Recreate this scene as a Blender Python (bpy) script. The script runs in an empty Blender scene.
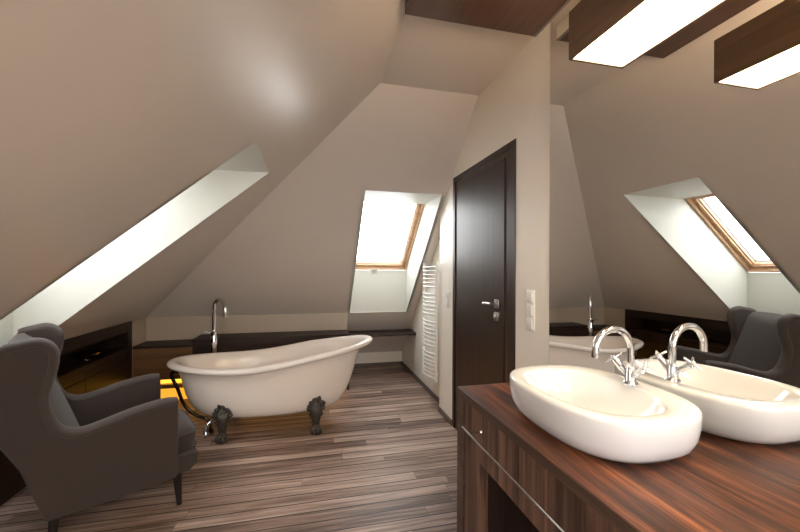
import bpy, bmesh, math, random
from mathutils import Vector, Matrix
random.seed(4)
S = bpy.context.scene
COL = S.collection
R = math.radians
PI = math.pi

# ------------------------------------------------------------------ materials
def lin(c):
    return tuple(((v / 255) / 12.92 if v / 255 <= .04045 else ((v / 255 + .055) / 1.055) ** 2.4) for v in c) + (1,)

def mat(name, rgb=(128, 128, 128), rough=.5, metal=0, spec=.5, bump=None, coat=0, mottle=None, sheen=0):
    m = bpy.data.materials.new(name); m.use_nodes = True
    nt = m.node_tree; b = nt.nodes['Principled BSDF']
    b.inputs['Base Color'].default_value = lin(rgb)
    b.inputs['Roughness'].default_value = rough
    b.inputs['Metallic'].default_value = metal
    b.inputs['Specular IOR Level'].default_value = spec
    b.inputs['Coat Weight'].default_value = coat
    b.inputs['Coat Roughness'].default_value = .08
    b.inputs['Sheen Weight'].default_value = sheen
    tc = nt.nodes.new('ShaderNodeTexCoord')
    if mottle:
        sc, amt = mottle
        n = nt.nodes.new('ShaderNodeTexNoise'); n.inputs['Scale'].default_value = sc; n.inputs['Detail'].default_value = 5
        nt.links.new(tc.outputs['Object'], n.inputs['Vector'])
        r = nt.nodes.new('ShaderNodeValToRGB')
        c = lin(rgb)
        r.color_ramp.elements[0].position = .3; r.color_ramp.elements[1].position = .7
        r.color_ramp.elements[0].color = tuple(v * (1 - amt) for v in c[:3]) + (1,)
        r.color_ramp.elements[1].color = tuple(min(1, v * (1 + amt)) for v in c[:3]) + (1,)
        nt.links.new(n.outputs['Fac'], r.inputs['Fac']); nt.links.new(r.outputs['Color'], b.inputs['Base Color'])
    if bump:
        sc, st = bump
        n = nt.nodes.new('ShaderNodeTexNoise'); n.inputs['Scale'].default_value = sc; n.inputs['Detail'].default_value = 4
        nt.links.new(tc.outputs['Object'], n.inputs['Vector'])
        bp = nt.nodes.new('ShaderNodeBump'); bp.inputs['Strength'].default_value = st; bp.inputs['Distance'].default_value = .01
        nt.links.new(n.outputs['Fac'], bp.inputs['Height']); nt.links.new(bp.outputs['Normal'], b.inputs['Normal'])
    return m

def emit(name, rgb, s):
    m = bpy.data.materials.new(name); m.use_nodes = True
    nt = m.node_tree; nt.nodes.clear()
    e = nt.nodes.new('ShaderNodeEmission'); e.inputs['Color'].default_value = (*rgb, 1); e.inputs['Strength'].default_value = s
    o = nt.nodes.new('ShaderNodeOutputMaterial'); nt.links.new(e.outputs[0], o.inputs['Surface'])
    return m

def wood(name, stops, grain, scale=(1, 1, 1), rough=.4, coat=0, bump=.1, strips=None, spec=.5):
    """stops: list of (pos, rgb); grain axis 0/1/2 is the long direction; strips=(axis, width, amount) adds veneer strips"""
    m = bpy.data.materials.new(name); m.use_nodes = True
    nt = m.node_tree; b = nt.nodes['Principled BSDF']; L = nt.links.new; N = nt.nodes.new
    tc = N('ShaderNodeTexCoord'); mp = N('ShaderNodeMapping')
    s = [22 * scale[0], 22 * scale[1], 22 * scale[2]]; s[grain] = 1.1 * scale[grain]
    mp.inputs['Scale'].default_value = s
    L(tc.outputs['Object'], mp.inputs['Vector'])
    n = N('ShaderNodeTexNoise'); n.inputs['Scale'].default_value = 1; n.inputs['Detail'].default_value = 4
    n.inputs['Roughness'].default_value = .6; n.inputs['Distortion'].default_value = .6
    L(mp.outputs[0], n.inputs['Vector'])
    mp2 = N('ShaderNodeMapping'); s2 = [260, 260, 260]; s2[grain] = 7
    mp2.inputs['Scale'].default_value = s2; L(tc.outputs['Object'], mp2.inputs['Vector'])
    n2 = N('ShaderNodeTexNoise'); n2.inputs['Scale'].default_value = 1; n2.inputs['Detail'].default_value = 2
    L(mp2.outputs[0], n2.inputs['Vector'])
    mx = N('ShaderNodeMath'); mx.operation = 'MULTIPLY_ADD'
    L(n2.outputs['Fac'], mx.inputs[0]); mx.inputs[1].default_value = .5; 
    ad = N('ShaderNodeMath'); ad.operation = 'MULTIPLY_ADD'; L(n.outputs['Fac'], ad.inputs[0]); ad.inputs[1].default_value = 1.25; ad.inputs[2].default_value = -.37
    L(ad.outputs[0], mx.inputs[2])
    fac = mx.outputs[0]
    if strips:
        ax, wd, am = strips
        sx = N('ShaderNodeSeparateXYZ'); L(tc.outputs['Object'], sx.inputs[0])
        dv = N('ShaderNodeMath'); dv.operation = 'DIVIDE'; L(sx.outputs[ax], dv.inputs[0]); dv.inputs[1].default_value = wd
        fl = N('ShaderNodeMath'); fl.operation = 'FLOOR'; L(dv.outputs[0], fl.inputs[0])
        wn = N('ShaderNodeTexWhiteNoise'); wn.noise_dimensions = '1D'; L(fl.outputs[0], wn.inputs['W'])
        a2 = N('ShaderNodeMath'); a2.operation = 'MULTIPLY_ADD'; L(wn.outputs['Value'], a2.inputs[0]); a2.inputs[1].default_value = am
        a3 = N('ShaderNodeMath'); a3.operation = 'SUBTRACT'; L(fac, a3.inputs[0]); a3.inputs[1].default_value = am / 2
        L(a3.outputs[0], a2.inputs[2]); fac = a2.outputs[0]
    cr = N('ShaderNodeValToRGB'); el = cr.color_ramp.elements
    el[0].position = stops[0][0]; el[0].color = lin(stops[0][1])
    el[1].position = stops[-1][0]; el[1].color = lin(stops[-1][1])
    for p, c in stops[1:-1]:
        e = el.new(p); e.color = lin(c)
    L(fac, cr.inputs['Fac']); L(cr.outputs[0], b.inputs['Base Color'])
    b.inputs['Roughness'].default_value = rough; b.inputs['Coat Weight'].default_value = coat; b.inputs['Coat Roughness'].default_value = .1
    b.inputs['Specular IOR Level'].default_value = spec
    bp = N('ShaderNodeBump'); bp.inputs['Strength'].default_value = bump; bp.inputs['Distance'].default_value = .002
    L(n2.outputs['Fac'], bp.inputs['Height']); L(bp.outputs[0], b.inputs['Normal'])
    return m

def floor_mat():
    m = bpy.data.materials.new('grey_brown_floorboards'); m.use_nodes = True
    nt = m.node_tree; b = nt.nodes['Principled BSDF']; L = nt.links.new; N = nt.nodes.new
    tc = N('ShaderNodeTexCoord')
    sx = N('ShaderNodeSeparateXYZ'); L(tc.outputs['Object'], sx.inputs[0])
    def M_(op, x, y=None, z=None):
        n_ = N('ShaderNodeMath'); n_.operation = op
        for i_, v_ in enumerate((x, y, z)):
            if v_ is None: continue
            if isinstance(v_, (int, float)): n_.inputs[i_].default_value = v_
            else: L(v_, n_.inputs[i_])
        return n_.outputs[0]
    ry = M_('DIVIDE', M_('ADD', sx.outputs[1], 20.0), .088)
    row = M_('FLOOR', ry)
    w1 = N('ShaderNodeTexWhiteNoise'); w1.noise_dimensions = '1D'; L(row, w1.inputs['W'])
    rx = M_('DIVIDE', M_('ADD', M_('ADD', sx.outputs[0], 20.0), M_('MULTIPLY', w1.outputs['Value'], 5.3)), 1.5)
    cxy = N('ShaderNodeCombineXYZ'); L(M_('FLOOR', rx), cxy.inputs[0]); L(row, cxy.inputs[1])
    w2 = N('ShaderNodeTexWhiteNoise'); w2.noise_dimensions = '2D'; L(cxy.outputs[0], w2.inputs['Vector'])
    ey = M_('ABSOLUTE', M_('SUBTRACT', M_('FRACT', ry), .5))
    g1 = M_('GREATER_THAN', ey, .5 - .042)
    ex = M_('ABSOLUTE', M_('SUBTRACT', M_('FRACT', rx), .5))
    g2 = M_('MULTIPLY', M_('GREATER_THAN', ex, .5 - .0009), .5)
    gap = M_('MAXIMUM', g1, g2)
    # grain, offset per board
    sep = w2
    cmb = N('ShaderNodeCombineXYZ'); ml = N('ShaderNodeMath'); ml.operation = 'MULTIPLY'; L(sep.outputs['Value'], ml.inputs[0]); ml.inputs[1].default_value = 37
    L(ml.outputs[0], cmb.inputs[2])
    va = N('ShaderNodeVectorMath'); va.operation = 'ADD'; L(tc.outputs['Object'], va.inputs[0]); L(cmb.outputs[0], va.inputs[1])
    mp = N('ShaderNodeMapping'); mp.inputs['Scale'].default_value = (2.2, 55, 1); L(va.outputs[0], mp.inputs['Vector'])
    n = N('ShaderNodeTexNoise'); n.inputs['Scale'].default_value = 1; n.inputs['Detail'].default_value = 6; n.inputs['Roughness'].default_value = .65; n.inputs['Distortion'].default_value = .4
    L(mp.outputs[0], n.inputs['Vector'])
    mp2 = N('ShaderNodeMapping'); mp2.inputs['Scale'].default_value = (1.0, 11.4, 1); L(va.outputs[0], mp2.inputs['Vector'])
    n2 = N('ShaderNodeTexNoise'); n2.inputs['Scale'].default_value = 1; n2.inputs['Detail'].default_value = 2; L(mp2.outputs[0], n2.inputs['Vector'])
    a = N('ShaderNodeMath'); a.operation = 'MULTIPLY_ADD'; L(n.outputs['Fac'], a.inputs[0]); a.inputs[1].default_value = 1.35
    a2 = N('ShaderNodeMath'); a2.operation = 'MULTIPLY_ADD'; L(sep.outputs['Value'], a2.inputs[0]); a2.inputs[1].default_value = .32; a2.inputs[2].default_value = -.60
    L(a2.outputs[0], a.inputs[2])
    a3 = N('ShaderNodeMath'); a3.operation = 'MULTIPLY_ADD'; L(n2.outputs['Fac'], a3.inputs[0]); a3.inputs[1].default_value = .55; L(a.outputs[0], a3.inputs[2])
    cr = N('ShaderNodeValToRGB'); el = cr.color_ramp.elements
    el[0].position = .08; el[0].color = lin((62, 48, 42)); el[1].position = .88; el[1].color = lin((206, 184, 171))
    e = el.new(.3); e.color = lin((104, 84, 74)); e = el.new(.55); e.color = lin((152, 129, 117))
    L(a3.outputs[0], cr.inputs['Fac'])
    mx = N('ShaderNodeMix'); mx.data_type = 'RGBA'; L(gap, mx.inputs[0]); L(cr.outputs[0], mx.inputs[6]); mx.inputs[7].default_value = lin((22, 16, 14))
    L(mx.outputs[2], b.inputs['Base Color'])
    rr = N('ShaderNodeMapRange'); L(n.outputs['Fac'], rr.inputs[0]); rr.inputs[3].default_value = .36; rr.inputs[4].default_value = .54
    L(rr.outputs[0], b.inputs['Roughness']); b.inputs['Specular IOR Level'].default_value = .5
    iv = N('ShaderNodeMath'); iv.operation = 'MULTIPLY_ADD'; L(gap, iv.inputs[0]); iv.inputs[1].default_value = -1
    L(n.outputs['Fac'], iv.inputs[2])
    bp = N('ShaderNodeBump'); bp.inputs['Strength'].default_value = .35; bp.inputs['Distance'].default_value = .003
    L(iv.outputs[0], bp.inputs['Height']); L(bp.outputs[0], b.inputs['Normal'])
    return m

def fabric(name, rgb):
    m = mat(name, rgb, .9, sheen=.15)
    nt = m.node_tree; b = nt.nodes['Principled BSDF']; L = nt.links.new; N = nt.nodes.new
    tc = N('ShaderNodeTexCoord')
    w1 = N('ShaderNodeTexWave'); w1.bands_direction = 'X'; w1.inputs['Scale'].default_value = 110; w1.inputs['Distortion'].default_value = 1.5
    w2 = N('ShaderNodeTexWave'); w2.bands_direction = 'Z'; w2.inputs['Scale'].default_value = 110; w2.inputs['Distortion'].default_value = 1.5
    L(tc.outputs['Object'], w1.inputs[0]); L(tc.outputs['Object'], w2.inputs[0])
    ml = N('ShaderNodeMath'); ml.operation = 'ADD'; L(w1.outputs['Fac'], ml.inputs[0]); L(w2.outputs['Fac'], ml.inputs[1])
    mr = N('ShaderNodeMapRange'); L(ml.outputs[0], mr.inputs[0]); mr.inputs[2].default_value = 2; mr.inputs[3].default_value = .8; mr.inputs[4].default_value = 1.12
    vm = N('ShaderNodeVectorMath'); vm.operation = 'SCALE'; vm.inputs[0].default_value = lin(rgb)[:3]; L(mr.outputs[0], vm.inputs['Scale'])
    L(vm.outputs[0], b.inputs['Base Color'])
    bp = N('ShaderNodeBump'); bp.inputs['Strength'].default_value = .25; bp.inputs['Distance'].default_value = .002
    L(ml.outputs[0], bp.inputs['Height']); L(bp.outputs[0], b.inputs['Normal'])
    return m

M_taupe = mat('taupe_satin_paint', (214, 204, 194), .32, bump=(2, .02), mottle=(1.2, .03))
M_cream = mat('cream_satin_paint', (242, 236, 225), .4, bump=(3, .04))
M_knee = mat('tan_satin_paint', (190, 174, 154), .4, bump=(3, .03))
M_reveal = mat('white_reveal_paint', (208, 208, 199), .5, bump=(3, .03))
M_floor = floor_mat()
M_walnut = wood('walnut_worktop', [(.26, (32, 16, 10)), (.40, (60, 33, 20)), (.54, (96, 54, 31)), (.72, (156, 94, 54))], 1, scale=(.75, 1, 1), rough=.4, coat=.05)
M_vener = wood('vertical_walnut_veneer', [(.2, (42, 28, 22)), (.45, (84, 60, 48)), (.75, (132, 100, 82))], 2, rough=.38, strips=(1, .045, .35))
M_edge = wood('dark_walnut_edge', [(.1, (48, 35, 28)), (.8, (98, 76, 63))], 1, rough=.4)
M_wenge = wood('dark_wenge', [(.1, (24, 15, 12)), (.8, (58, 38, 31))], 2, rough=.4, coat=0)
M_wenge_l = wood('wenge_casing', [(.1, (34, 20, 15)), (.8, (84, 55, 42))], 2, rough=.35)
M_cab = wood('glossy_dark_brown_wood', [(.1, (20, 12, 9)), (.8, (52, 34, 24))], 1, rough=.4, coat=0, spec=.25)
M_ledge = wood('dark_brown_ledge_wood', [(.1, (34, 24, 21)), (.8, (66, 49, 43))], 0, rough=.5, spec=.3)
M_midwood = wood('brown_panel_wood', [(.1, (86, 62, 42)), (.8, (140, 104, 72))], 0, rough=.35)
M_panel = wood('brown_ceiling_veneer', [(.1, (58, 40, 31)), (.8, (92, 66, 52))], 1, rough=.3)
M_lampw = wood('brown_lamp_wood', [(.1, (58, 41, 30)), (.8, (104, 78, 57))], 1, rough=.35)
M_pine = wood('pine_window_wood', [(.1, (178, 138, 104)), (.8, (216, 180, 144))], 0, rough=.4)
M_ceram = mat('white_ceramic', (238, 239, 242), .10, spec=.6, coat=.3)
M_enam = mat('white_enamel', (243, 233, 224), .16, spec=.5, coat=.2)
M_chrome = mat('polished_chrome', (226, 228, 232), .06, metal=1)
M_steel = mat('brushed_steel', (186, 182, 176), .28, metal=1)
M_alu = mat('aluminium_edge', (150, 146, 142), .35, metal=.8)
M_iron = mat('aged_dark_grey_iron', (78, 71, 66), .45, metal=.5, bump=(70, .9), mottle=(60, .5))
M_darkmetal = mat('dark_chrome', (70, 68, 68), .15, metal=1)
M_white = mat('white_plastic', (232, 232, 228), .35)
M_radi = mat('white_radiator_enamel', (236, 236, 232), .3)
M_fab = fabric('grey_brown_wool', (61, 51, 46))
M_pipe = fabric('grey_brown_wool_piping', (67, 57, 52))
M_leg = mat('black_stained_wood', (28, 18, 16), .35)
M_base = mat('taupe_skirting', (104, 92, 86), .4)
M_mirror = mat('silvered_mirror', (240, 240, 238), 0, metal=1)
M_clad = mat('grey_window_cladding', (120, 124, 126), .5, metal=.3)
M_hole = mat('drain_shadow_black', (20, 20, 20), .4)
M_lamp = emit('warm_lamp_diffuser', (1, .80, .52), 8)
M_lamp_up = emit('warm_lamp_top_glow', (1, .70, .42), 12.0)
M_led = emit('amber_led', (1, .44, .035), .7)
M_kick_glow = emit('painted_kick_glow', (1, .42, .035), .32)  # emission that paints the LED light falling into the kick space
M_silver = mat('silver_bowl_metal', (200, 196, 190), .2, metal=1)

gl = bpy.data.materials.new('clear_glass'); gl.use_nodes = True
nt = gl.node_tree; nt.nodes.clear()
_o = nt.nodes.new('ShaderNodeOutputMaterial'); _m = nt.nodes.new('ShaderNodeMixShader'); _t = nt.nodes.new('ShaderNodeBsdfTransparent'); _g = nt.nodes.new('ShaderNodeBsdfGlossy')
_l = nt.nodes.new('ShaderNodeLayerWeight'); _l.inputs['Blend'].default_value = .5; _g.inputs['Roughness'].default_value = .02
_p = nt.nodes.new('ShaderNodeMath'); _p.operation = 'POWER'; nt.links.new(_l.outputs['Facing'], _p.inputs[0]); _p.inputs[1].default_value = 5
_f = nt.nodes.new('ShaderNodeMath'); _f.operation = 'MULTIPLY_ADD'; nt.links.new(_p.outputs[0], _f.inputs[0]); _f.inputs[1].default_value = .5; _f.inputs[2].default_value = .04
nt.links.new(_f.outputs[0], _m.inputs[0]); nt.links.new(_t.outputs[0], _m.inputs[1]); nt.links.new(_g.outputs[0], _m.inputs[2]); nt.links.new(_m.outputs[0], _o.inputs[0])
M_glass = gl

# ------------------------------------------------------------------ mesh helpers
def BM(): return bmesh.new()

def obj(name, bm, m, parent=None, smooth=True, kind=None, label=None, cat=None, group=None, ang=40, loc=None, bevel=0, subsurf=0):
    bmesh.ops.recalc_face_normals(bm, faces=bm.faces)
    me = bpy.data.meshes.new(name); bm.to_mesh(me); bm.free()
    me.materials.append(m)
    o = bpy.data.objects.new(name, me); COL.objects.link(o)
    if smooth:
        for p in me.polygons: p.use_smooth = True
        me.set_sharp_from_angle(angle=R(ang))
    if parent: o.parent = parent
    if kind: o['kind'] = kind
    if label: o['label'] = label
    if cat: o['category'] = cat
    if group: o['group'] = group
    if bevel:
        b = o.modifiers.new('b', 'BEVEL'); b.width = bevel; b.segments = 3; b.limit_method = 'ANGLE'; b.angle_limit = R(35)
    if subsurf:
        s = o.modifiers.new('s', 'SUBSURF'); s.levels = subsurf; s.render_levels = subsurf
    return o

def thing(name, label, cat, loc=(0, 0, 0), rz=0, group=None):
    o = bpy.data.objects.new(name, None); COL.objects.link(o)
    o.location = loc; o.rotation_euler = (0, 0, rz); o.empty_display_size = .1
    o['label'] = label; o['category'] = cat
    if group: o['group'] = group
    return o

def box(bm, x0, x1, y0, y1, z0, z1, bev=0, seg=2):
    r = bmesh.ops.create_cube(bm, size=1)
    vs = r['verts']
    for v in vs:
        v.co = Vector(((x0 + x1) / 2 + v.co.x * (x1 - x0), (y0 + y1) / 2 + v.co.y * (y1 - y0), (z0 + z1) / 2 + v.co.z * (z1 - z0)))
    if bev:
        es = list({e for v in vs for e in v.link_edges})
        bmesh.ops.bevel(bm, geom=es, offset=bev, segments=seg, profile=.5, affect='EDGES')
    return bm

def ring(bm, pts): return [bm.verts.new(p) for p in pts]

def bridge(bm, a, b):
    n = len(a)
    for i in range(n):
        bm.faces.new((a[i], a[(i + 1) % n], b[(i + 1) % n], b[i]))

def cap(bm, r, flip=False):
    bm.faces.new(r if not flip else list(reversed(r)))

def prism(bm, pts, ax, lo, hi):
    """pts are 2D in the two remaining axes (in order), extruded along ax"""
    def P(p, t):
        l = list(p); l.insert(ax, t); return l
    a = ring(bm, [P(p, lo) for p in pts]); b = ring(bm, [P(p, hi) for p in pts])
    bridge(bm, a, b); cap(bm, a, True); cap(bm, b)
    return bm

def tube(bm, pts, rad, seg=12, caps=True, flat=None):
    pts = [Vector(p) for p in pts]
    n = len(pts)
    rads = rad if isinstance(rad, (list, tuple)) else [rad] * n
    t0 = (pts[1] - pts[0]).normalized()
    up = Vector((0, 0, 1)) if abs(t0.z) < .9 else Vector((1, 0, 0))
    nrm = (up - t0 * up.dot(t0)).normalized()
    prev = None; first = None
    for i in range(n):
        if i == 0: t = t0
        elif i == n - 1: t = (pts[i] - pts[i - 1]).normalized()
        else: t = ((pts[i + 1] - pts[i]).normalized() + (pts[i] - pts[i - 1]).normalized()).normalized()
        nrm = (nrm - t * nrm.dot(t)).normalized(); bn = t.cross(nrm)
        f = flat if flat else (1, 1)
        r = ring(bm, [pts[i] + nrm * math.cos(a) * rads[i] * f[0] + bn * math.sin(a) * rads[i] * f[1] for a in (2 * PI * k / seg for k in range(seg))])
        if prev: bridge(bm, prev, r)
        else: first = r
        prev = r
    if caps: cap(bm, first, True); cap(bm, prev)
    return bm

def lathe(bm, prof, c=(0, 0, 0), seg=24, axis=None):
    """prof list of (r, z). axis: optional matrix"""
    prev = None; first = None
    Mx = axis if axis else Matrix.Identity(4)
    for r, z in prof:
        rr = ring(bm, [Vector(c) + Mx @ Vector((r * math.cos(2 * PI * k / seg), r * math.sin(2 * PI * k / seg), z)) for k in range(seg)])
        if prev: bridge(bm, prev, rr)
        else: first = rr
        prev = rr
    cap(bm, first, True); cap(bm, prev)
    return bm

def smooth_path(pts, n=6):
    """Catmull-Rom"""
    P = [Vector(p) for p in pts]; P = [P[0] * 2 - P[1]] + P + [P[-1] * 2 - P[-2]]
    out = []
    for i in range(1, len(P) - 2):
        for k in range(n):
            t = k / n
            out.append(.5 * ((2 * P[i]) + (-P[i - 1] + P[i + 1]) * t + (2 * P[i - 1] - 5 * P[i] + 4 * P[i + 1] - P[i + 2]) * t * t + (-P[i - 1] + 3 * P[i] - 3 * P[i + 1] + P[i + 2]) * t ** 3))
    out.append(P[-2]); return out

def superring(bm, cx, cy, ax, ay, z, n=2.0, N=72):
    pts = []
    for k in range(N):
        a = 2 * PI * k / N
        c, s = math.cos(a), math.sin(a)
        x = cx + ax * math.copysign(abs(c) ** (2 / n), c); y = cy + ay * math.copysign(abs(s) ** (2 / n), s)
        pts.append((x, y, z(x, y) if callable(z) else z))
    return ring(bm, pts)

def struct(name, bm, m, smooth=False, **k): return obj(name, bm, m, smooth=smooth, kind='structure', **k)

def axis_to(d):
    return Vector(d).to_track_quat('Z', 'Y').to_matrix().to_4x4()

# ------------------------------------------------------------------ room dimensions
XW = 1.183; XM = 1.177; XR = 1.257; YS = 3.31
XL = -1.68; YF = 4.40; ZK = .825; ZC = 2.61; YB = -2.6; YN = 5.08
kL = .836; kF = .9356
def zl(x): return ZK + kL * (x - XL)
def zf(y): return ZK + kF * (YF - y)
XC = XL + (ZC - ZK) / kL            # ceiling edge of left slope
YC = YF - (ZC - ZK) / kF            # ceiling edge of far slope
def hipY(x): return YF - kL * (x - XL) / kF

bm = BM(); box(bm, -1.95, 1.36, YB - .1, YN + .15, -.08, 0); struct('floor', bm, M_floor)
bm = BM(); box(bm, XC - .02, XW + .1, YB - .1, YC, ZC, ZC + .06); struct('ceiling', bm, M_taupe)

# slopes as thick plates with holes: polygons in (u = x or y) projected on the plane
def plate(bm, quads, f, nrm, th=.05):
    """quads: lists of (x,y); f gives z. outward thickness along nrm"""
    nrm = Vector(nrm).normalized() * th
    for q in quads:
        a = ring(bm, [(x, y, f(x, y)) for x, y in q]); b = ring(bm, [Vector((x, y, f(x, y))) + nrm for x, y in q])
        bridge(bm, a, b); cap(bm, a, True); cap(bm, b)

FZ = lambda x, y: zl(x)
ox0, ox1 = XL, -.28; oy0, oy1 = 2.03, 2.668     # opening of the left skylight
py0, py1 = -.75, -.10                           # opening of an unseen skylight added behind the camera
bm = BM()
hx = hipY(ox1)
plate(bm, [[(XL, YB), (ox1, YB), (ox1, py0), (XL, py0)], [(XL, py1), (ox1, py1), (ox1, oy0), (XL, oy0)],
           [(XL, oy1), (ox1, oy1), (ox1, hx), (XL, YF)], [(ox1, YB), (XC, YB), (XC, YC), (ox1, hx)]], FZ, (-kL, 0, 1))
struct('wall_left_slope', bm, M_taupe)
GZ = lambda x, y: zf(y)
fx0, fx1 = .447, 1.14; fy0, fy1 = YF, 3.132
def hipX(y): return XL + kF * (YF - y) / kL
bm = BM()
plate(bm, [[(XL, YF), (fx0, YF), (fx0, fy1), (hipX(fy1), fy1)], [(hipX(fy1), fy1), (XR, fy1), (XR, YS), (XW, YS), (XW, YC), (XC, YC)][:3] and
           [(hipX(fy1), fy1), (XR, fy1), (XR, YC), (XC, YC)], [(fx1, YF), (XR, YF), (XR, fy1), (fx1, fy1)],
           [(.42, YF), (.42, YN + .02), (XR, YN + .02), (XR, YF)]], GZ, (0, kF, 1))
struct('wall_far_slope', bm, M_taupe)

# knee walls
nz0, nz1, ny0, ny1 = .60, .745, 1.95, 3.955     # niche of the built-in cabinet
bm = BM()
box(bm, XL - .05, XL, YB, 1.30, 0, ZK)
box(bm, XL - .05, XL, 4.02, YF + .05, 0, ZK)
box(bm, XL - .05, XL, 1.30, 4.02, 0, nz0 - .03); box(bm, XL - .05, XL, 1.30, 4.02, nz1 + .01, ZK)
box(bm, XL - .05, XL, 1.30, ny0 - .02, nz0 - .03, nz1 + .01)
struct('wall_left', bm, M_knee)
bm = BM(); box(bm, XL, .42, YF, YF + .06, 0, ZK); box(bm, .37, .42, YF + .06, YN, 0, .8)
struct('wall_far', bm, M_knee)
bm = BM(); box(bm, .37, XR + .1, YN, YN + .08, 0, .4); struct('wall_niche', bm, M_cream)

# right wall: door gap 1.967..2.93
d0, d1, dz = 1.975, 2.968, 2.118
bm = BM()
prism(bm, [(YB, 0), (d0, 0), (d0, ZC), (YB, ZC)], 0, XW, XW + .12)
prism(bm, [(d0, dz), (d1, dz), (d1, zf(d1)), (YC, ZC), (d0, ZC)], 0, XW, XW + .12)
prism(bm, [(d1, 0), (YS, 0), (YS, zf(YS)), (d1, zf(d1))], 0, XW, XW + .12)
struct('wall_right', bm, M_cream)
bm = BM()
prism(bm, [(YS, 0), (YN, 0), (YN, zf(YN) + .03), (YS, zf(YS) + .03)], 0, XR, XR + .08)
struct('wall_right_recess', bm, M_cream)
bm = BM()
wx0, wx1, wz0, wz1 = -.62, .98, .60, 2.15
for q in ([(XL - .05, 0), (wx0, 0), (wx0, zl(wx0)), (XL - .05, ZK)], [(wx1, 0), (XW + .1, 0), (XW + .1, ZC), (wx1, ZC)],
          [(wx0, 0), (wx1, 0), (wx1, wz0), (wx0, wz0)], [(wx0, zl(wx0)), (wx0, min(wz1, zl(wx0))), (-.25, wz1), (wx1, wz1), (wx1, ZC), (XC, ZC)][1:]):
    prism(bm, q, 1, YB - .1, YB)
struct('wall_back', bm, M_taupe)
root = bpy.data.objects.new('window_4', None); COL.objects.link(root); root['kind'] = 'structure'  # unseen back window, added to bring in fill daylight
bm = BM(); box(bm, wx0, wx0 + .06, YB - .09, YB + .01, wz0, wz1); box(bm, wx1 - .06, wx1, YB - .09, YB + .01, wz0, wz1)
box(bm, wx0, wx1, YB - .09, YB + .01, wz0, wz0 + .06); box(bm, wx0, wx1, YB - .09, YB + .01, wz1 - .06, wz1); box(bm, .15, .21, YB - .08, YB, wz0, wz1)
obj('window_frame', bm, M_pine, root, smooth=False)
bm = BM(); box(bm, wx0 + .02, wx1 - .02, YB - .05, YB - .044, wz0 + .02, wz1 - .02); obj('window_pane', bm, M_glass, root, smooth=False)
l = bpy.data.lights.new('daylight_portal', 'AREA'); l.shape = 'RECTANGLE'; l.size = wx1 - wx0; l.size_y = wz1 - wz0; l.cycles.is_portal = True
lo = bpy.data.objects.new('daylight_portal', l); COL.objects.link(lo); lo.location = ((wx0 + wx1) / 2, YB - .11, (wz0 + wz1) / 2); lo.rotation_euler = (R(90), 0, 0)
bm = BM(); box(bm, XW - .012, XW, d1 + .004, YS, 0, .05, .003); box(bm, XR - .012, XR, YS, YN, 0, .05, .003)
box(bm, .42, XR - .012, YN - .012, YN, 0, .045, .003)
struct('baseboard_right', bm, M_base)
bm = BM(); box(bm, XL, XL + .012, YB, 1.29, 0, .05, .003); struct('baseboard_left', bm, M_base)

# ------------------------------------------------------------------ skylights
def frame_bar(bm, p0, p1, wdir, out, w0, w1, o0, o1):
    """bar from p0 to p1, cross-section spanning w0..w1 along wdir and o0..o1 along out"""
    p0, p1, wdir, out = Vector(p0), Vector(p1), Vector(wdir), Vector(out)
    a = ring(bm, [p0 + wdir * w0 + out * o0, p0 + wdir * w1 + out * o0, p0 + wdir * w1 + out * o1, p0 + wdir * w0 + out * o1])
    b = ring(bm, [p1 + wdir * w0 + out * o0, p1 + wdir * w1 + out * o0, p1 + wdir * w1 + out * o1, p1 + wdir * w0 + out * o1])
    bridge(bm, a, b); cap(bm, a, True); cap(bm, b)

def rect_frame(bm, P, W, U, out, w0, w1, u0, u1, t, o0, o1):
    """rectangular frame in plane through P with axes W (width) and U (up), bar width t"""
    P, W, U, out = Vector(P), Vector(W), Vector(U), Vector(out)
    frame_bar(bm, P + U * u0 + W * w0, P + U * u0 + W * w1, U, out, 0, t, o0, o1)
    frame_bar(bm, P + U * u1 + W * w0, P + U * u1 + W * w1, U, out, -t, 0, o0, o1)
    frame_bar(bm, P + U * (u0 + t) + W * w0, P + U * (u1 - t) + W * w0, W, out, 0, t, o0, o1)
    frame_bar(bm, P + U * (u0 + t) + W * w1, P + U * (u1 - t) + W * w1, W, out, -t, 0, o0, o1)

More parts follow.
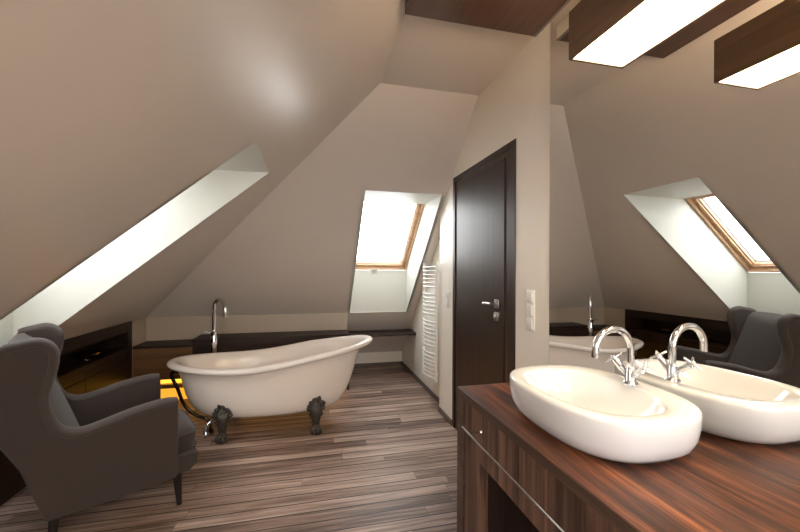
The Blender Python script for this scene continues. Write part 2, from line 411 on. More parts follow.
def make_window(n, P, W, U, out, wid, length, reveal_faces):
    root = bpy.data.objects.new('window_%d' % n, None); COL.objects.link(root); root['kind'] = 'structure'
    bm = BM()
    for f in reveal_faces:      # thick boards lining the shaft
        pts, nrm = f
        a = ring(bm, [Vector(p) - Vector(nrm) * .0015 for p in pts]); b = ring(bm, [Vector(p) + Vector(nrm) * .03 for p in pts])
        bridge(bm, a, b); cap(bm, a, True); cap(bm, b)
    obj('window_reveal', bm, M_reveal, root, smooth=False)
    bm = BM(); rect_frame(bm, P, W, U, out, 0, wid, 0, length, .024, 0, .10)
    obj('window_frame', bm, M_pine, root, smooth=False, bevel=.003)
    bm = BM(); rect_frame(bm, P, W, U, out, .026, wid - .026, .026, length - .026, .034, .028, .075)
    rect_frame(bm, P, W, U, out, .060, wid - .060, .060, length - .060, .010, .045, .07)
    sash = obj('window_sash', bm, M_pine, root, smooth=False, bevel=.003)
    bm = BM(); rect_frame(bm, P, W, U, out, -.02, wid + .02, -.02, length + .02, .05, .102, .125)
    rect_frame(bm, P, W, U, out, .03, wid - .03, .03, length - .03, .04, .077, .10)
    obj('window_cladding', bm, M_clad, root, smooth=False)
    bm = BM()
    P_, W_, U_, O_ = map(Vector, (P, W, U, out))
    a = ring(bm, [P_ + W_ * w + U_ * u + O_ * .055 for w, u in ((.065, .065), (wid - .065, .065), (wid - .065, length - .065), (.065, length - .065))])
    b = ring(bm, [v.co + O_ * .006 for v in a]); bridge(bm, a, b); cap(bm, a, True); cap(bm, b)
    obj('window_pane', bm, M_glass, root, smooth=False)
    bm = BM()
    c = P_ + W_ * (wid * .42) + U_ * .012
    tube(bm, [c - W_ * .035 - O_ * .012, c + W_ * .035 - O_ * .012], .008, 10)
    tube(bm, [c + O_ * .0 + U_ * .01, c - O_ * .022], .014, 12)
    obj('window_handle', bm, M_steel, root)
    # daylight portal just outside the pane
    l = bpy.data.lights.new('daylight_portal', 'AREA'); l.shape = 'RECTANGLE'; l.size = wid; l.size_y = length
    l.cycles.is_portal = True
    lo = bpy.data.objects.new('daylight_portal', l); COL.objects.link(lo)
    mtx = Matrix((W_.normalized(), -U_.normalized() if W_.cross(U_).dot(O_) < 0 else U_.normalized(), O_.normalized())).transposed()
    # light shines along -Z local => local Z = out
    X = W_.normalized(); Z = O_.normalized(); Y = Z.cross(X)
    mtx = Matrix((X, Y, Z)).transposed().to_4x4()
    mtx.translation = P_ + W_ * wid / 2 + U_ * length / 2 + O_ * .14
    lo.matrix_world = mtx
    return root

def left_window(n, y0, y1):
    hb = Vector((-.943, 0, 1.992)); sb = Vector((-1.715, 0, 1.325))
    U = hb - sb; L = U.length; U.normalize(); W = Vector((0, 1, 0)); O = Vector((-U.z, 0, U.x))
    sx, sz = XL - .005, ZK + .004
    ht = (-.28, zl(-.28))
    def v(xz, y): return Vector((xz[0], y, xz[1]))
    ex = .06
    top_in = ht; head = (hb.x, hb.z); headx = (hb.x - .10, hb.z); sill = (sb.x, sb.z); silx = (sb.x - .1, sb.z + .05)
    base = (XL - .035, zl(XL - .035))
    jam = [top_in, (hb.x, hb.z), (hb.x + O.x * .1, hb.z + O.z * .1), (sb.x + O.x * .1, sb.z + O.z * .1), (sb.x, sb.z), (sb.x, ZK - .0), (XL, ZK)]
    faces = []
    faces.append(([v(p, y1) for p in jam], (0, 1, 0)))
    faces.append(([v(p, y0) for p in jam], (0, -1, 0)))
    faces.append(([v(top_in, y0), v(top_in, y1), v(head, y1), v(head, y0)], (0, 0, 1)))
    faces.append(([v((sb.x, ZK - .03), y0), v((sb.x, ZK - .03), y1), v(sill, y1), v(sill, y0)], (-1, 0, 0)))
    faces.append(([v((sb.x - .03, ZK), y0), v((sb.x - .03, ZK), y1), v((XL, ZK), y1), v((XL, ZK), y0)], (0, 0, -1)))
    return make_window(n, Vector((sb.x, y0, sb.z)), W, U, O, y1 - y0, L, faces)
left_window(1, oy0, oy1)
left_window(3, py0, py1)  # unseen skylight, added for more daylight from behind the camera

def far_window(n, x0, x1):
    hb = Vector((0, 3.645, 2.015)); sb = Vector((0, 4.405, 1.332))
    U = hb - sb; L = U.length; U.normalize(); W = Vector((1, 0, 0)); O = Vector((0, U.z, -U.y))
    ti = (fy1, zf(fy1))
    def v(yz, x): return Vector((x, yz[0], yz[1]))
    jam = [ti, (hb.y, hb.z), (hb.y + O.y * .1, hb.z + O.z * .1), (sb.y + O.y * .1, sb.z + O.z * .1), (sb.y, sb.z), (sb.y, ZK), (YF, ZK)]
    faces = [([v(p, x1) for p in jam], (1, 0, 0)), ([v(p, x0) for p in jam], (-1, 0, 0)),
             ([v(ti, x0), v(ti, x1), v((hb.y, hb.z), x1), v((hb.y, hb.z), x0)], (0, 0, 1)),
             ([v((sb.y, ZK), x0), v((sb.y, ZK), x1), v((sb.y, sb.z), x1), v((sb.y, sb.z), x0)], (0, 1, 0))]
    return make_window(n, Vector((x0, sb.y, sb.z)), W, U, O, x1 - x0, L + .055, faces)
far_window(2, fx0, fx1)

# ------------------------------------------------------------------ door
door = bpy.data.objects.new('door_1', None); COL.objects.link(door); door['kind'] = 'structure'
bm = BM(); box(bm, XM + .004, XM + .05, d0 + .135, d1 - .10, .008, dz - .075, .002)
leaf = obj('door_leaf', bm, M_wenge, door, smooth=False)
bm = BM()
for a, b, x in ((d0, d0 + .085, XM), (d1 - .045, d1, XM)):
    box(bm, x, XW + .10, a, b, 0, dz, .003)
box(bm, XM, XW + .10, d0 + .085, d1 - .045, dz - .04, dz, .003)
obj('door_casing', bm, M_wenge, door, smooth=False)
bm = BM()
box(bm, XM + .010, XW + .09, d0 + .087, d0 + .133, 0, dz - .042); box(bm, XM + .010, XW + .09, d1 - .098, d1 - .047, 0, dz - .042)
box(bm, XM + .010, XW + .09, d0 + .133, d1 - .098, dz - .073, dz - .042)
obj('door_rebate', bm, M_wenge_l, door, smooth=False)
bm = BM()
box(bm, XM - .006, XM + .004, 2.165, 2.22, 1.087, 1.142, .002)
lathe(bm, [(.010, 0), (.010, .045)], (XM - .004, 2.192, 1.114), 16, axis_to((-1, 0, 0)))
tube(bm, [(XM - .046, 2.186, 1.114), (XM - .048, 2.25, 1.114), (XM - .046, 2.30, 1.110)], .0085, 12)
obj('door_handle', bm, M_steel, door)
bm = BM()
box(bm, XM - .006, XM + .004, 2.168, 2.222, 1.004, 1.058, .002)
box(bm, XM - .022, XM - .006, 2.19, 2.20, 1.015, 1.045, .002)
obj('lock_plate', bm, M_steel, door)

# ------------------------------------------------------------------ switches
def switch(name, y0, y1, z0, z1, n, label):
    t = thing(name, label, 'switch', (XW, (y0 + y1) / 2, z0))
    w = (y1 - y0) / 2; h = z1 - z0
    bm = BM(); box(bm, -.009, 0, -w, w, 0, h, .003); obj('cover_frame', bm, M_white, t)
    for k in range(n):
        a = h * k / n + .008; b = h * (k + 1) / n - .008
        bm = BM(); box(bm, -.015, -.009, -w + .01, w - .01, a, b, .002); obj('rocker', bm, M_white, t)
switch('light_switch', 1.779, 1.850, 1.002, 1.225, 3, 'white vertical three-gang switch plate between the dark door and the mirror')
switch('light_switch', 3.048, 3.118, 1.000, 1.146, 2, 'small white two-gang switch on the wall strip between towel radiator and door')

# ------------------------------------------------------------------ mirror, worktop, vanity
bm = BM(); box(bm, XM, XW - .001, -.6, 1.648, .80, 2.605)
obj('wall_mirror', bm, M_mirror, smooth=False, label='tall frameless wall mirror behind the white oval basin and walnut worktop', cat='mirror')
bm = BM(); box(bm, XM, XW - .001, 1.6485, 1.652, .80, 2.605); obj('polished_edge', bm, M_white, bpy.data.objects['wall_mirror'], smooth=False, label='pale polished edge')
bm = BM(); box(bm, .654, XM - .001, -.6, 1.585, .765, .80, .0015)
wt = obj('worktop', bm, M_walnut, smooth=False, label='walnut worktop with striped grain under the white oval basin', cat='worktop')
bm = BM(); box(bm, .652, .6545, -.6, 1.585, .766, .7985, .0006)
obj('edge_band', bm, M_edge, wt, smooth=False, label='greyish brown front edging strip')
van = thing('vanity_cabinet', 'dark walnut vanity cabinet with open knee space below the worktop', 'cabinet', (.66, .9, 0))
def V(name, m, *b, bev=.0015, par=van, **k):
    bm = BM()
    for q in b:
        x0, x1, y0, y1, z0, z1 = q
        box(bm, x0 - .66, x1 - .66, y0 - .9, y1 - .9, z0, z1, bev)
    return obj(name, bm, m, par, smooth=False, **k)
V('end_panel', M_edge, (.654, 1.176, 1.52, 1.585, 0, .764))
V('leg_panel', M_vener, (.663, .70, 1.37, 1.519, 0, .553))
V('inner_panel', M_wenge, (.70, 1.16, 1.37, 1.39, 0, .553))
V('back_panel', M_wenge, (1.14, 1.16, -.55, 1.37, 0, .553))
V('end_panel', M_edge, (.654, 1.176, -.6, -.54, 0, .764))
V('carcass', M_wenge, (.69, 1.16, -.54, 1.519, .565, .763))
dr = V('drawer', M_vener, (.662, .688, .50, 1.518, .556, .762))
dr2 = V('drawer', M_vener, (.662, .688, -.538, .497, .556, .762))
for par, ya, yb in ((dr, .58, 1.418), (dr2, -.5, .40)):
    bm = BM()
    tube(bm, [(-.052, ya - .9, .687), (-.052, yb - .9, .687)], .0042, 10)
    for y in (ya + .062, yb - .062):
        tube(bm, [(-.052, y - .9, .687), (.004, y - .9, .687)], .004, 10)
        lathe(bm, [(.008, 0), (.006, .006)], (.002, y - .9, .687), 12, axis_to((-1, 0, 0)))
    obj('handle_rail', bm, M_chrome, par)

# ------------------------------------------------------------------ basin
bx, by = .932, 1.075
bas = thing('washbasin', 'white oval countertop washbasin standing on the walnut worktop', 'washbasin', (bx, by, .8005))
bm = BM(); N = 96
def bring(cx, ax, ay, z, n=2.7, cy=0): return superring(bm, cx, cy, ax * .97, ay - .058 * min(1, ay / .265), z, n, N)
prof = [(0, .15, .265, 0), (0, .176, .292, .001), (0, .199, .319, .010), (0, .215, .338, .028), (0, .226, .349, .055), (0, .231, .355, .09), (0, .232, .356, .122),
        (0, .230, .354, .130), (0, .225, .349, .1345), (0, .216, .340, .136)]
rs = [bring(*p) for p in prof]
inn = [(-.020, .176, .305, .1345), (-.020, .171, .300, .131), (-.020, .165, .292, .118), (-.020, .152, .27, .085), (-.020, .13, .235, .052), (-.02, .09, .17, .032), (-.02, .04, .07, .026), (-.02, .021, .021, .025)]
rs += [bring(c, a, b, z, 2.35) for c, a, b, z in inn]
cap(bm, rs[0], True)
for a, b in zip(rs, rs[1:]): bridge(bm, a, b)
cap(bm, rs[-1])
obj('bowl', bm, M_ceram, bas, ang=60)
bm = BM(); lathe(bm, [(.021, 0), (.023, .002), (.020, .0035), (.012, .004), (.012, .006), (.009, .008)], (-.02, 0, .0255), 24); obj('drain_cover', bm, M_chrome, bas)

# basin tap
tp = thing('basin_tap', 'chrome swan-neck mixer tap with two cross handles on the white basin', 'tap', (1.085, 1.066, .9365))
bm = BM()
lathe(bm, [(.025, 0), (.0255, .004), (.021, .009), (.0175, .014), (.0175, .05), (.0135, .058), (.0125, .062)], (0, 0, 0), 24)
obj('tap_body', bm, M_chrome, tp)
bm = BM(); ra = .072
pts = [(0, 0, .055), (0, 0, .09), (0, 0, .122)] + [(-ra + ra * math.cos(a), 0, .122 + ra * math.sin(a)) for a in [R(8 * k) for k in range(1, 23)]] + [(-2 * ra - .001, 0, .10)]
tube(bm, pts, [.0118] * (len(pts) - 2) + [.0118, .0122], 18); obj('spout', bm, M_chrome, tp)
for s in (-1, 1):
    hd = Vector((-.10, s * .76, .65)).normalized()
    c0 = Vector((0, 0, .022)); c1 = c0 + hd * .075; c2 = c0 + hd * .086
    bm = BM(); tube(bm, [c0, c0 + hd * .03, c0 + hd * .032, c1], [.010, .010, .0115, .0115], 16)
    tube(bm, [c1, c2], .0085, 14)
    h = obj('tap_handle', bm, M_chrome, tp)
    u = hd.cross(Vector((1, 0, 0))).normalized(); w = hd.cross(u).normalized()
    q1 = (u + w).normalized(); q2 = (u - w).normalized()
    bm = BM()
    for q in (q1, q2): tube(bm, [c2 - q * .031, c2 - q * .026, c2 + q * .026, c2 + q * .031], [.0035, .0046, .0046, .0035], 12)
    bmesh.ops.create_uvsphere(bm, u_segments=14, v_segments=8, radius=.009, matrix=Matrix.Translation(c2 + hd * .002))
    obj('cross_grip', bm, M_chrome, h)

# ------------------------------------------------------------------ lamp and ceiling panel
bm = BM(); box(bm, .424, 1.103, -1.2, 1.684, 2.532, ZC - .002, .001)
cp = obj('ceiling_panel', bm, M_panel, smooth=False, label='large flat brown veneered panel fixed under the ceiling', cat='ceiling panel')
bm = BM(); box(bm, 1.104, 1.114, -1.2, 1.684, 2.536, ZC - .002, .001); obj('side_board', bm, M_cream, cp, smooth=False, label='cream painted side')
bm = BM(); box(bm, 1.1035, 1.117, -1.2, 1.684, 2.530, 2.5355, .001); obj('edge_trim', bm, M_alu, cp, smooth=False, label='grey metal edge strip')

lx0, lx1, ly0, ly1, lz0, lz1 = .782, .984, .16, 1.003, 1.990, 2.140
lam = thing('box_lamp', 'long brown wooden box lamp with a glowing underside hanging before the mirror', 'lamp', ((lx0 + lx1) / 2, .58, lz0))
def LB(x0, x1, y0, y1, z0, z1): return (x0 - (lx0 + lx1) / 2, x1 - (lx0 + lx1) / 2, y0 - .58, y1 - .58, z0 - lz0, z1 - lz0)
bm = BM(); t = .008
for b in ((lx0, lx0 + t, ly0, ly1, lz0, lz1), (lx1 - t, lx1, ly0, ly1, lz0, lz1), (lx0 + t, lx1 - t, ly0, ly0 + t, lz0, lz1), (lx0 + t, lx1 - t, ly1 - t, ly1, lz0, lz1)):
    box(bm, *LB(*b))
obj('lamp_housing', bm, M_lampw, lam, smooth=False)
bm = BM(); box(bm, *LB(lx0 + t, lx1 - t, ly0 + t, ly1 - t, lz0 + .004, lz0 + .012)); obj('diffuser', bm, M_lamp, lam, smooth=False, label='glowing warm white diffuser')
bm = BM(); box(bm, *LB(lx0 + t, lx1 - t, ly0 + t, ly1 - t, lz1 - .03, lz1 - .02)); obj('upper_diffuser', bm, M_lamp_up, lam, smooth=False)
for y in (.33, .62):
    bm = BM(); tube(bm, [(0, y - .58, lz1 - .021 - lz0), (0, y - .58, 2.5318 - lz0)], .004, 8); lathe(bm, [(.02, 0), (.02, .012)], (0, y - .58, 2.5195 - lz0), 16)
    obj('hanging_rod', bm, M_steel, lam)

# ------------------------------------------------------------------ bathtub
tx, ty = -.285, 3.345
tub = thing('bathtub', 'freestanding white slipper bathtub on dark claw feet', 'bathtub', (tx, ty, 0))
def zr(x):          # height of the rim along the tub (x local)
    t = (x + .83) / 1.66; t = max(0, min(1, t))
    return .592 - .030 * math.sin(min(1, t / .66) * PI) + .128 * (max(0, (t - .30) / .70) ** 1.7)
ZB = .150
def level(f, off=0): return lambda x, y: ZB + (zr(x) - ZB) * f + off
lv = [(.0, -.03, .30, .10, 0), (.0, -.03, .42, .17, .0), (.012, -.032, .49, .215, 0), (.05, -.034, .548, .244, 0), (.12, -.035, .592, .264, 0), (.25, -.034, .635, .284, 0), (.42, -.030, .670, .298, 0), (.62, -.026, .698, .308, 0), (.80, -.02, .722, .315, 0), (.91, -.014, .740, .320, 0), (.945, -.008, .752, .327, 0)]
bm = BM(); N = 96; rs = []
for f, cx, a, b, o in lv: rs.append(superring(bm, cx, 0, a, b, level(f, o), 2.15, N))
cap(bm, rs[0], True)
for a, b in zip(rs, rs[1:]): bridge(bm, a, b)
# rolled rim
for k in range(0, 11):
    an = R(-150 + k * 30)
    ro = .030; a0 = .788; b0 = .352
    rs.append(superring(bm, 0, 0, a0 + ro * 1.5 * math.cos(an), b0 + ro * 1.1 * math.cos(an), (lambda s: (lambda x, y: zr(x) - .012 + ro * .85 * s))(math.sin(an)), 2.15, N))
    bridge(bm, rs[-2], rs[-1])
    if an > R(120): break
for f, a, b in ((.97, .728, .312), (.90, .708, .300), (.75, .675, .288), (.5, .61, .268), (.3, .54, .24), (.2, .47, .20), (.15, .38, .15), (.13, .2, .08)):
    rs.append(superring(bm, 0, 0, a, b, level(f), 2.1, N)); bridge(bm, rs[-2], rs[-1])
cap(bm, rs[-1])
obj('tub_shell', bm, M_enam, tub, ang=70)
# claw feet
def foot_bm(sx, sy):
    bm = BM()
    def P(x, y, z): return Vector((x * 1, y * sy, z))
    # curved leg
    path = smooth_path([P(0, -.045, .265), P(0, .0, .235), P(0, .030, .19), P(0, .028, .135), P(0, .018, .08), P(0, .022, .045), P(0, .036, .026)], 5)
    n = len(path); rr = []
    key = [.030, .040, .042, .030, .022, .027, .026]
    for i in range(n):
        q = i / (n - 1) * (len(key) - 1); k = min(int(q), len(key) - 2); f = q - k
        rr.append(key[k] * (1 - f) + key[k + 1] * f)
    tube(bm, path, rr, 14, flat=(.8, 1.1))
    # claw toes over a ball
    bmesh.ops.create_uvsphere(bm, u_segments=16, v_segments=10, radius=.030, matrix=Matrix.Translation(P(0, .035, .030)))
    for k, a in enumerate((-60, -20, 20, 60)):
        d = Vector((math.sin(R(a)), math.cos(R(a)) * sy, 0))
        c = P(0, .035, 0)
        tube(bm, smooth_path([c + d * .005 + Vector((0, 0, .062)), c + d * .026 + Vector((0, 0, .055)), c + d * .036 + Vector((0, 0, .03)), c + d * .031 + Vector((0, 0, .006))], 4), [.010] * 5 + [.011] * 4 + [.009, .008, .006, .005], 8)
    # scrolls at the sides of the leg
    for s in (-1, 1):
        for (cx, cz, r0) in ((.046, .205, .026), (.034, .155, .017)):
            sp = [P(s * (cx + r0 * (1 - k / 16) * math.cos(k * .6 + 1.0)), .028 - .001 * k, cz + r0 * (1 - k / 16) * math.sin(k * .6 + 1.0)) for k in range(14)]
            tube(bm, sp, .0085, 8)
        tube(bm, smooth_path([P(s * .02, .03, .24), P(s * .036, .01, .25), P(s * .052, -.02, .235), P(s * .062, -.05, .21)], 4), .010, 8)
    # leaf crest lying on the tub side
    for (cx, cz, rx, rz_, ry) in ((0, .300, .014, .026, .012), (-.020, .275, .016, .022, .013), (.020, .275, .016, .022, .013), (-.034, .245, .018, .020, .015), (.034, .245, .018, .020, .015), (0, .258, .022, .030, .020), (0, .215, .030, .03, .016)):
        yy = -.006 + (.30 - cz) * .42
        bmesh.ops.create_uvsphere(bm, u_segments=12, v_segments=8, radius=1, matrix=Matrix.Translation(P(cx, yy, cz)) @ Matrix.Diagonal((rx, ry, rz_, 1)))
    return bm
for sx, X_ in ((-1, -.375), (1, .330)):
    for sy in (-1, 1):
        fo = obj('claw_foot', foot_bm(sx, sy), M_iron, tub, ang=60, label='ornate dark grey iron claw foot')
        fo.location = (X_, sy * .232, 0); fo.scale = (1.15, 1.05, 1)
# overflow and waste pipe at the low end, seen in front of the shell's left edge
bm = BM()
ov = smooth_path([(-.74, -.06, .515), (-.780, -.06, .512), (-.786, -.06, .47), (-.748, -.06, .38), (-.712, -.06, .275), (-.665, -.06, .20), (-.60, -.06, .148), (-.54, -.06, .12), (-.51, -.06, .08), (-.505, -.06, .0005)], 6)
tube(bm, ov, .013, 14)
lathe(bm, [(.024, 0), (.026, .01), (.024, .02)], (-.505, -.06, .0005), 18)
obj('overflow_pipe', bm, M_darkmetal, tub)
bm = BM()
lathe(bm, [(.020, 0), (.024, .006), (.024, .03), (.018, .04), (.018, .062), (.022, .066), (.022, .086), (.012, .092), (.012, .11)], (-.52, -.135, .0005), 20)
tube(bm, [(-.52, -.135, .09), (-.46, -.10, .14), (-.38, -.04, .16)], .010, 10)
obj('waste_trap', bm, M_chrome, tub)
bm = BM(); lathe(bm, [(.026, 0), (.028, .003), (.020, .006)], (.0, 0, ZB + .05), 20); obj('drain_ring', bm, M_chrome, tub)

# tub filler
fx, fy = -.872, 3.735
tf = thing('tub_tap', 'tall floor-standing chrome swan-neck tap behind the bathtub', 'tap', (fx, fy, 0))
bm = BM(); lathe(bm, [(.05, 0), (.05, .006), (.034, .012), (.030, .03), (.030, .60), (.034, .63), (.036, .66), (.026, .705), (.024, .72)], (0, 0, 0), 24); obj('standpipe', bm, M_chrome, tf)
bm = BM(); lathe(bm, [(.024, .72), (.031, .724), (.031, .752), (.022, .758), (.019, .765), (.0185, .77)], (0, 0, 0), 24); bo = obj('valve_body', bm, M_chrome, tf)
bm = BM(); tube(bm, [(-.025, 0, .745), (-.075, -.005, .756)], .007, 10); obj('lever', bm, M_chrome, bo)
bm = BM(); dv = Vector((.66, -.75, 0)).normalized(); ra = .095
pts = [Vector((0, 0, .765)), Vector((0, 0, .85)), Vector((0, 0, .962))] + [dv * (ra - ra * math.cos(a)) + Vector((0, 0, .962 + ra * math.sin(a))) for a in [R(9 * k) for k in range(1, 21)]] + [dv * 2 * ra + Vector((0, 0, .905))]
tube(bm, pts, .0165, 18); obj('spout', bm, M_chrome, tf)

# ------------------------------------------------------------------ plumbing ledge with LED niche, alcove shelf
lf = 4.09
led = thing('pipe_ledge', 'low dark wooden boxed ledge behind the bathtub with amber light strip near the floor', 'ledge', (-.62, 4.3, 0))
def LG(name, m, *b, bev=.002, par=led, **k):
    bm = BM()
    for x0, x1, y0, y1, z0, z1 in b: box(bm, x0 + .62, x1 + .62, y0 - 4.3, y1 - 4.3, z0, z1, bev)
    return obj(name, bm, m, par, smooth=False, **k)
LG('top_board', M_ledge, (XL + .001, -1.155, lf, YF - .001, .553, .578))
LG('raised_box', M_ledge, (-1.155, .419, lf, YF - .001, .553, .627))
LG('front_panel', M_midwood, (XL + .001, -1.156, lf + .006, lf + .03, .238, .552))
LG('front_panel', M_ledge, (-1.155, .419, lf + .001, lf + .03, .238, .552))
LG('slat', M_midwood, (XL + .001, .419, lf + .01, lf + .05, .148, .186))
LG('end_panel', M_ledge, (.395, .419, lf + .032, YF - .001, 0, .552))
LG('back_board', M_midwood, (XL + .001, .394, YF - .03, YF - .001, 0, .552))
LG('light_strip', M_led, (-1.66, .38, lf + .055, lf + .062, .188, .236), bev=0, label='amber LED strip')
LG('kick_glow_plate', M_kick_glow, (-1.66, .38, lf + .075, lf + .082, .012, .147), bev=0, label='LED-lit kick space, its glow painted as a dim amber plate')  # glowing plate stands in for the lit recess, not a lamp
bm = BM(); box(bm, .4205, XR - .001, 4.36, zf(0) * 0 + YF + (ZK - .566) / kF - .01, .535, .565, .002)
obj('alcove_shelf', bm, M_ledge, smooth=False, label='dark wooden shelf in the alcove below the far skylight', cat='shelf')

# ------------------------------------------------------------------ built-in cabinet, left knee wall
cab = thing('built_in_cabinet', 'glossy dark brown built-in cabinet with a long niche along the left knee wall', 'cabinet', (-1.67, 2.7, 0))
def CB(name, m, *b, bev=.0015, par=cab, **k):
    bm = BM()
    for x0, x1, y0, y1, z0, z1 in b: box(bm, x0 + 1.67, x1 + 1.67, y0 - 2.7, y1 - 2.7, z0, z1, bev)
    return obj(name, bm, m, par, smooth=False, **k)
cx0, cx1 = XL + .001, -1.658
CB('top_rail', M_cab, (cx0, cx1, 1.30, 4.03, nz1, .836))
CB('end_stile', M_cab, (cx0, cx1, ny1, 4.03, .02, nz1))
CB('end_stile', M_cab, (cx0, cx1, 1.30, 1.94, .02, nz1))
CB('niche_lining', M_cab, (XL - .19, XL, 1.95, ny1, nz0 - .028, nz0), (XL - .19, XL, 1.95, ny1, nz1 - .0, nz1 + .008), (XL - .20, XL - .19, 1.95, ny1, nz0 - .028, nz1 + .008), (XL - .19, XL, ny1, ny1 + .01, nz0 - .028, nz1 + .008), (XL - .19, XL, 1.94, 1.95, nz0 - .028, nz1 + .008), bev=0)
CB('niche_edge', M_cab, (cx0, cx1 + .004, 1.94, ny1, nz0 - .03, nz0))
ys = [1.945, 2.615, 3.285, 3.953]
for a, b in zip(ys, ys[1:]):
    CB('drawer', M_cab, (cx0, cx1, a, b - .004, .50, nz0 - .034))
    CB('drawer', M_cab, (cx0, cx1, a, b - .004, .262, .494))
    CB('drawer', M_cab, (cx0, cx1, a, b - .004, .02, .256))
bm = BM(); lathe(bm, [(.03, 0), (.032, .004), (.02, .008), (.05, .022), (.085, .045), (.095, .06), (.092, .061), (.08, .047), (.045, .026), (.015, .014), (.01, .014)], (-1.745, 3.46, nz0 + .0005), 32)
obj('decorative_bowl', bm, M_silver, label='small shiny silver bowl in the dark niche of the left cabinet', cat='bowl')

# ------------------------------------------------------------------ towel radiator
ra_ = thing('towel_radiator', 'white curved-bar towel radiator on the recessed wall beside the door', 'radiator', (XR, 3.6, .268))
y0, y1 = -.275, .12
for y in (y0, y1):
    bm = BM(); tube(bm, [(-.10, y, 0), (-.10, y, 1.135)], .013, 12); obj('upright', bm, M_radi, ra_)
zs = []; z = .03
for g in (7, 7, 6, 6):
    for k in range(g): zs.append(z); z += .0385
    z += .034
first = None
for z in zs:
    if first is None:
        bm = BM()
        pts = [(-.10 - .05 * math.sin(PI * k / 12), y0 + (y1 - y0) * k / 12, 0) for k in range(13)]
        tube(bm, pts, .0105, 10); first = obj('bar', bm, M_radi, ra_); first.location.z = z
    else:
        c = first.copy(); COL.objects.link(c); c.location.z = z
for z in (.08, 1.05):
    for y in (y0, y1):
        bm = BM(); tube(bm, [(-.10, y, z), (-.0005, y, z)], .007, 8)
        obj('wall_bracket', bm, M_radi, ra_)
bm = BM(); lathe(bm, [(.014, 0), (.014, .03), (.010, .035), (.010, .05)], (-.10, y1, -.05), 14); tube(bm, [(-.10, y1, -.04), (-.0005, y1, -.04)], .007, 10)
obj('valve', bm, M_radi, ra_)

# ------------------------------------------------------------------ armchair
ch = thing('wing_armchair', 'grey upholstered wingback armchair on short dark tapered legs', 'armchair', (-1.178, 2.098, 0), R(27.3))
prof = [(-.035, .155), (.20, .160), (.485, .172), (.50, .185), (.502, .40), (.500, .575), (.485, .600), (.42, .603), (.30, .586), (.18, .556), (.10, .540), (.055, .548), (.015, .578), (-.018, .64), (-.033, .72), (-.022, .79), (-.006, .86), (-.004, .93), (-.024, .970), (-.06, .992), (-.12, .988), (-.165, .982), (-.183, .972), (-.192, .94), (-.190, .82), (-.182, .70), (-.168, .57), (-.12, .42), (-.075, .28)]
Wd = .684
def side(y0, y1):
    bm = BM()
    p = [(x - .028, z) if (x < -.13 and z < .97 and y0 < 0) else (x, z) for x, z in prof]
    prism(bm, p, 1, y0, y1)
    return bm
for y0, y1, yc in ((-.045, .040, -.01), (Wd - .125, Wd - .04, Wd - .075)):
    o = obj('side_panel', side(y0, y1), M_fab, ch, ang=50, bevel=.016)
    # padded roll along the arm and wing edge
    rim = smooth_path([(p[0], yc, p[1]) for p in [(.498, .590), (.42, .592), (.30, .575), (.18, .546), (.10, .530), (.045, .540), (.000, .575), (-.030, .64), (-.045, .72), (-.034, .79), (-.016, .86), (-.012, .93), (-.032, .970), (-.07, .988), (-.12, .980), (-.15, .974), (-.178, .965)]], 5)
    nn = len(rim)
    bm = BM(); tube(bm, rim, [.020] * 2 + [.023] * (nn - 4) + [.020] * 2, 16, flat=(1, 2.1)); obj('arm_roll', bm, M_pipe, o, ang=60)
# back, leaning
def slab(bm, pts_sz, y0, y1, bulge=0):
    pass
bm = BM()
rows = 12; cols = 12
fr = [(.075, .37), (.045, .46), (.01, .56), (-.035, .68), (-.072, .80), (-.098, .88), (-.118, .93), (-.155, .965), (-.178, .962)]
bk = [(-.190, .93), (-.187, .82), (-.179, .70), (-.165, .57), (-.12, .42), (-.075, .28), (-.045, .155)]
loop = fr + bk + [(.0, .16), (.06, .25)]
prev = None
for j in range(13):
    t = j / 12; y = .03 + (Wd - .14) * t
    bl = .030 * math.sin(PI * t) ** .6
    r = []
    for i, (s, z) in enumerate(loop):
        ds = dz_ = 0
        if i < 7: ds = bl; dz_ = 0
        elif i < 10: dz_ = bl * .5
        r.append(bm.verts.new((s + ds, y, z + dz_)))
    if prev: bridge(bm, prev, r)
    else: cap(bm, r, True)
    prev = r
cap(bm, prev)
obj('backrest', bm, M_fab, ch, ang=60)
# base rail
bm = BM(); prism(bm, [(-.03, .165), (.565, .165), (.606, .20), (.61, .262), (-.03, .262)], 1, .012, Wd - .092)
obj('seat_base', bm, M_fab, ch, ang=60)
# seat cushion: rounded, domed, with front lip reaching past the arms
bm = BM()
def cush(z, e, n=6):
    x0, x1, y0, y1 = .04 + e, .625 - e, .045 + e, Wd - .13 - e
    return superring(bm, (x0 + x1) / 2, (y0 + y1) / 2, (x1 - x0) / 2, (y1 - y0) / 2, z, n, 64)
rs = [cush(.250, .05), cush(.252, .02), cush(.262, .004), cush(.285, -.002), cush(.335, -.002), cush(.362, .004), cush(.380, .022), cush(.394, .06), cush(.404, .13), cush(.409, .22)]
cap(bm, rs[0], True)
for a, b in zip(rs, rs[1:]): bridge(bm, a, b)
cap(bm, rs[-1])
cu = obj('seat_cushion', bm, M_fab, ch, ang=70)
for zz, e in ((.268, -.003), (.362, -.001)):
    bm = BM(); x0, x1, y0, y1 = .04 + e, .625 - e, .045 + e, Wd - .13 - e
    tmp = BM(); rr = superring(tmp, (x0 + x1) / 2, (y0 + y1) / 2, (x1 - x0) / 2, (y1 - y0) / 2, zz, 6, 64); pp = [v.co.copy() for v in rr]; tmp.free()
    tube(bm, pp + [pp[0], pp[1]], .0042, 8); obj('piping', bm, M_pipe, cu)
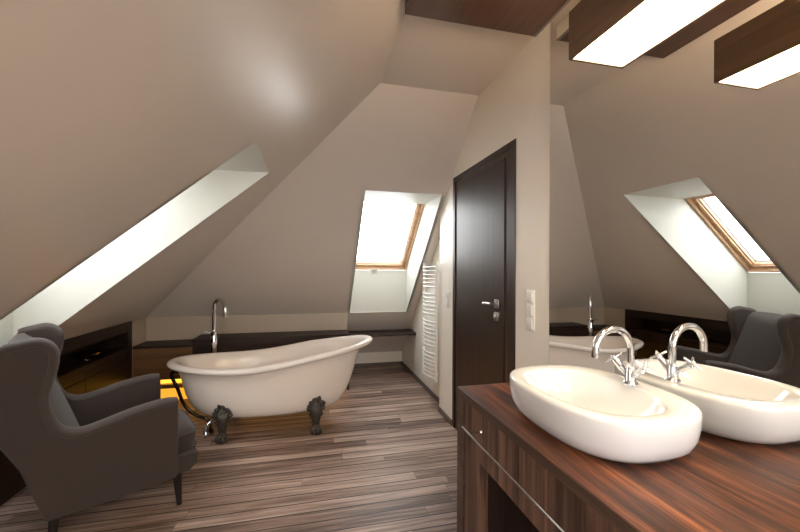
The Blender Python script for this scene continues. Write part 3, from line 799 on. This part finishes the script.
for lx, ly in ((.50, -.005), (.50, Wd - .085), (-.005, .0), (-.005, Wd - .09)):
    bm = BM(); s = 1 if lx > .2 else -1
    rs = [superring(bm, lx + s * .012, ly, .0125, .0125, 0.0005, 5, 20), superring(bm, lx, ly, .022, .022, .168, 5, 20)]
    cap(bm, rs[0], True); bridge(bm, *rs); cap(bm, rs[1]); obj('leg', bm, M_leg, ch)

# unseen ceiling lamp added behind the camera to brighten the room
cl = thing('fill_lamp', 'round white flush fill lamp added out of view at the back of the room', 'lamp', (.3, -1.75, ZC))
bm = BM(); lathe(bm, [(.20, -.001), (.20, -.05), (.185, -.055)], (0, 0, 0), 32); obj('fill_lamp_base', bm, M_white, cl)
bm = BM(); lathe(bm, [(.18, -.056), (.18, -.075), (.14, -.085), (.02, -.09)], (0, 0, 0), 32); obj('fill_lamp_shade', bm, emit('fill_lamp_glow', (1, .92, .82), 84), cl)
# ------------------------------------------------------------------ world
w = bpy.data.worlds.new('sky'); S.world = w; w.use_nodes = True
nt = w.node_tree; bg = nt.nodes['Background']
tc = nt.nodes.new('ShaderNodeTexCoord'); nz = nt.nodes.new('ShaderNodeTexNoise'); nz.inputs['Scale'].default_value = 1.3; nz.inputs['Detail'].default_value = 5
nt.links.new(tc.outputs['Generated'], nz.inputs['Vector'])
cr = nt.nodes.new('ShaderNodeValToRGB'); cr.color_ramp.elements[0].position = .38; cr.color_ramp.elements[1].position = .62
cr.color_ramp.elements[0].color = (.92, .97, 1, 1); cr.color_ramp.elements[1].color = (1, 1, 1, 1)
nt.links.new(nz.outputs['Fac'], cr.inputs['Fac']); nt.links.new(cr.outputs['Color'], bg.inputs['Color'])
bg.inputs['Strength'].default_value = 2.75

# ------------------------------------------------------------------ camera
cam = bpy.data.cameras.new('camera'); co = bpy.data.objects.new('camera', cam); COL.objects.link(co)
yaw, roll, F = R(13.532), R(.2443), 369.72
f = Vector((math.sin(yaw), math.cos(yaw), 0)); r = Vector((math.cos(yaw), -math.sin(yaw), 0)); u = Vector((0, 0, 1))
r2 = r * math.cos(roll) + u * math.sin(roll); u2 = -r * math.sin(roll) + u * math.cos(roll)
m = Matrix((r2, u2, -f)).transposed().to_4x4(); m.translation = Vector((0, 0, 1.33))
co.matrix_world = m
cam.sensor_width = 36; cam.sensor_fit = 'HORIZONTAL'; cam.lens = F / 800 * 36; cam.shift_y = 4.32 / 800; cam.clip_start = .02
S.camera = co
S.view_settings.view_transform = 'Standard'; S.view_settings.look = 'None'; S.view_settings.exposure = 1.85; S.view_settings.gamma = 1
S.view_settings.use_curve_mapping = False
S.cycles.max_bounces = 12; S.cycles.diffuse_bounces = 8; S.cycles.glossy_bounces = 6; S.cycles.transparent_max_bounces = 12
S.cycles.sample_clamp_indirect = 6; S.cycles.use_denoising = True
S.cycles.caustics_reflective = True
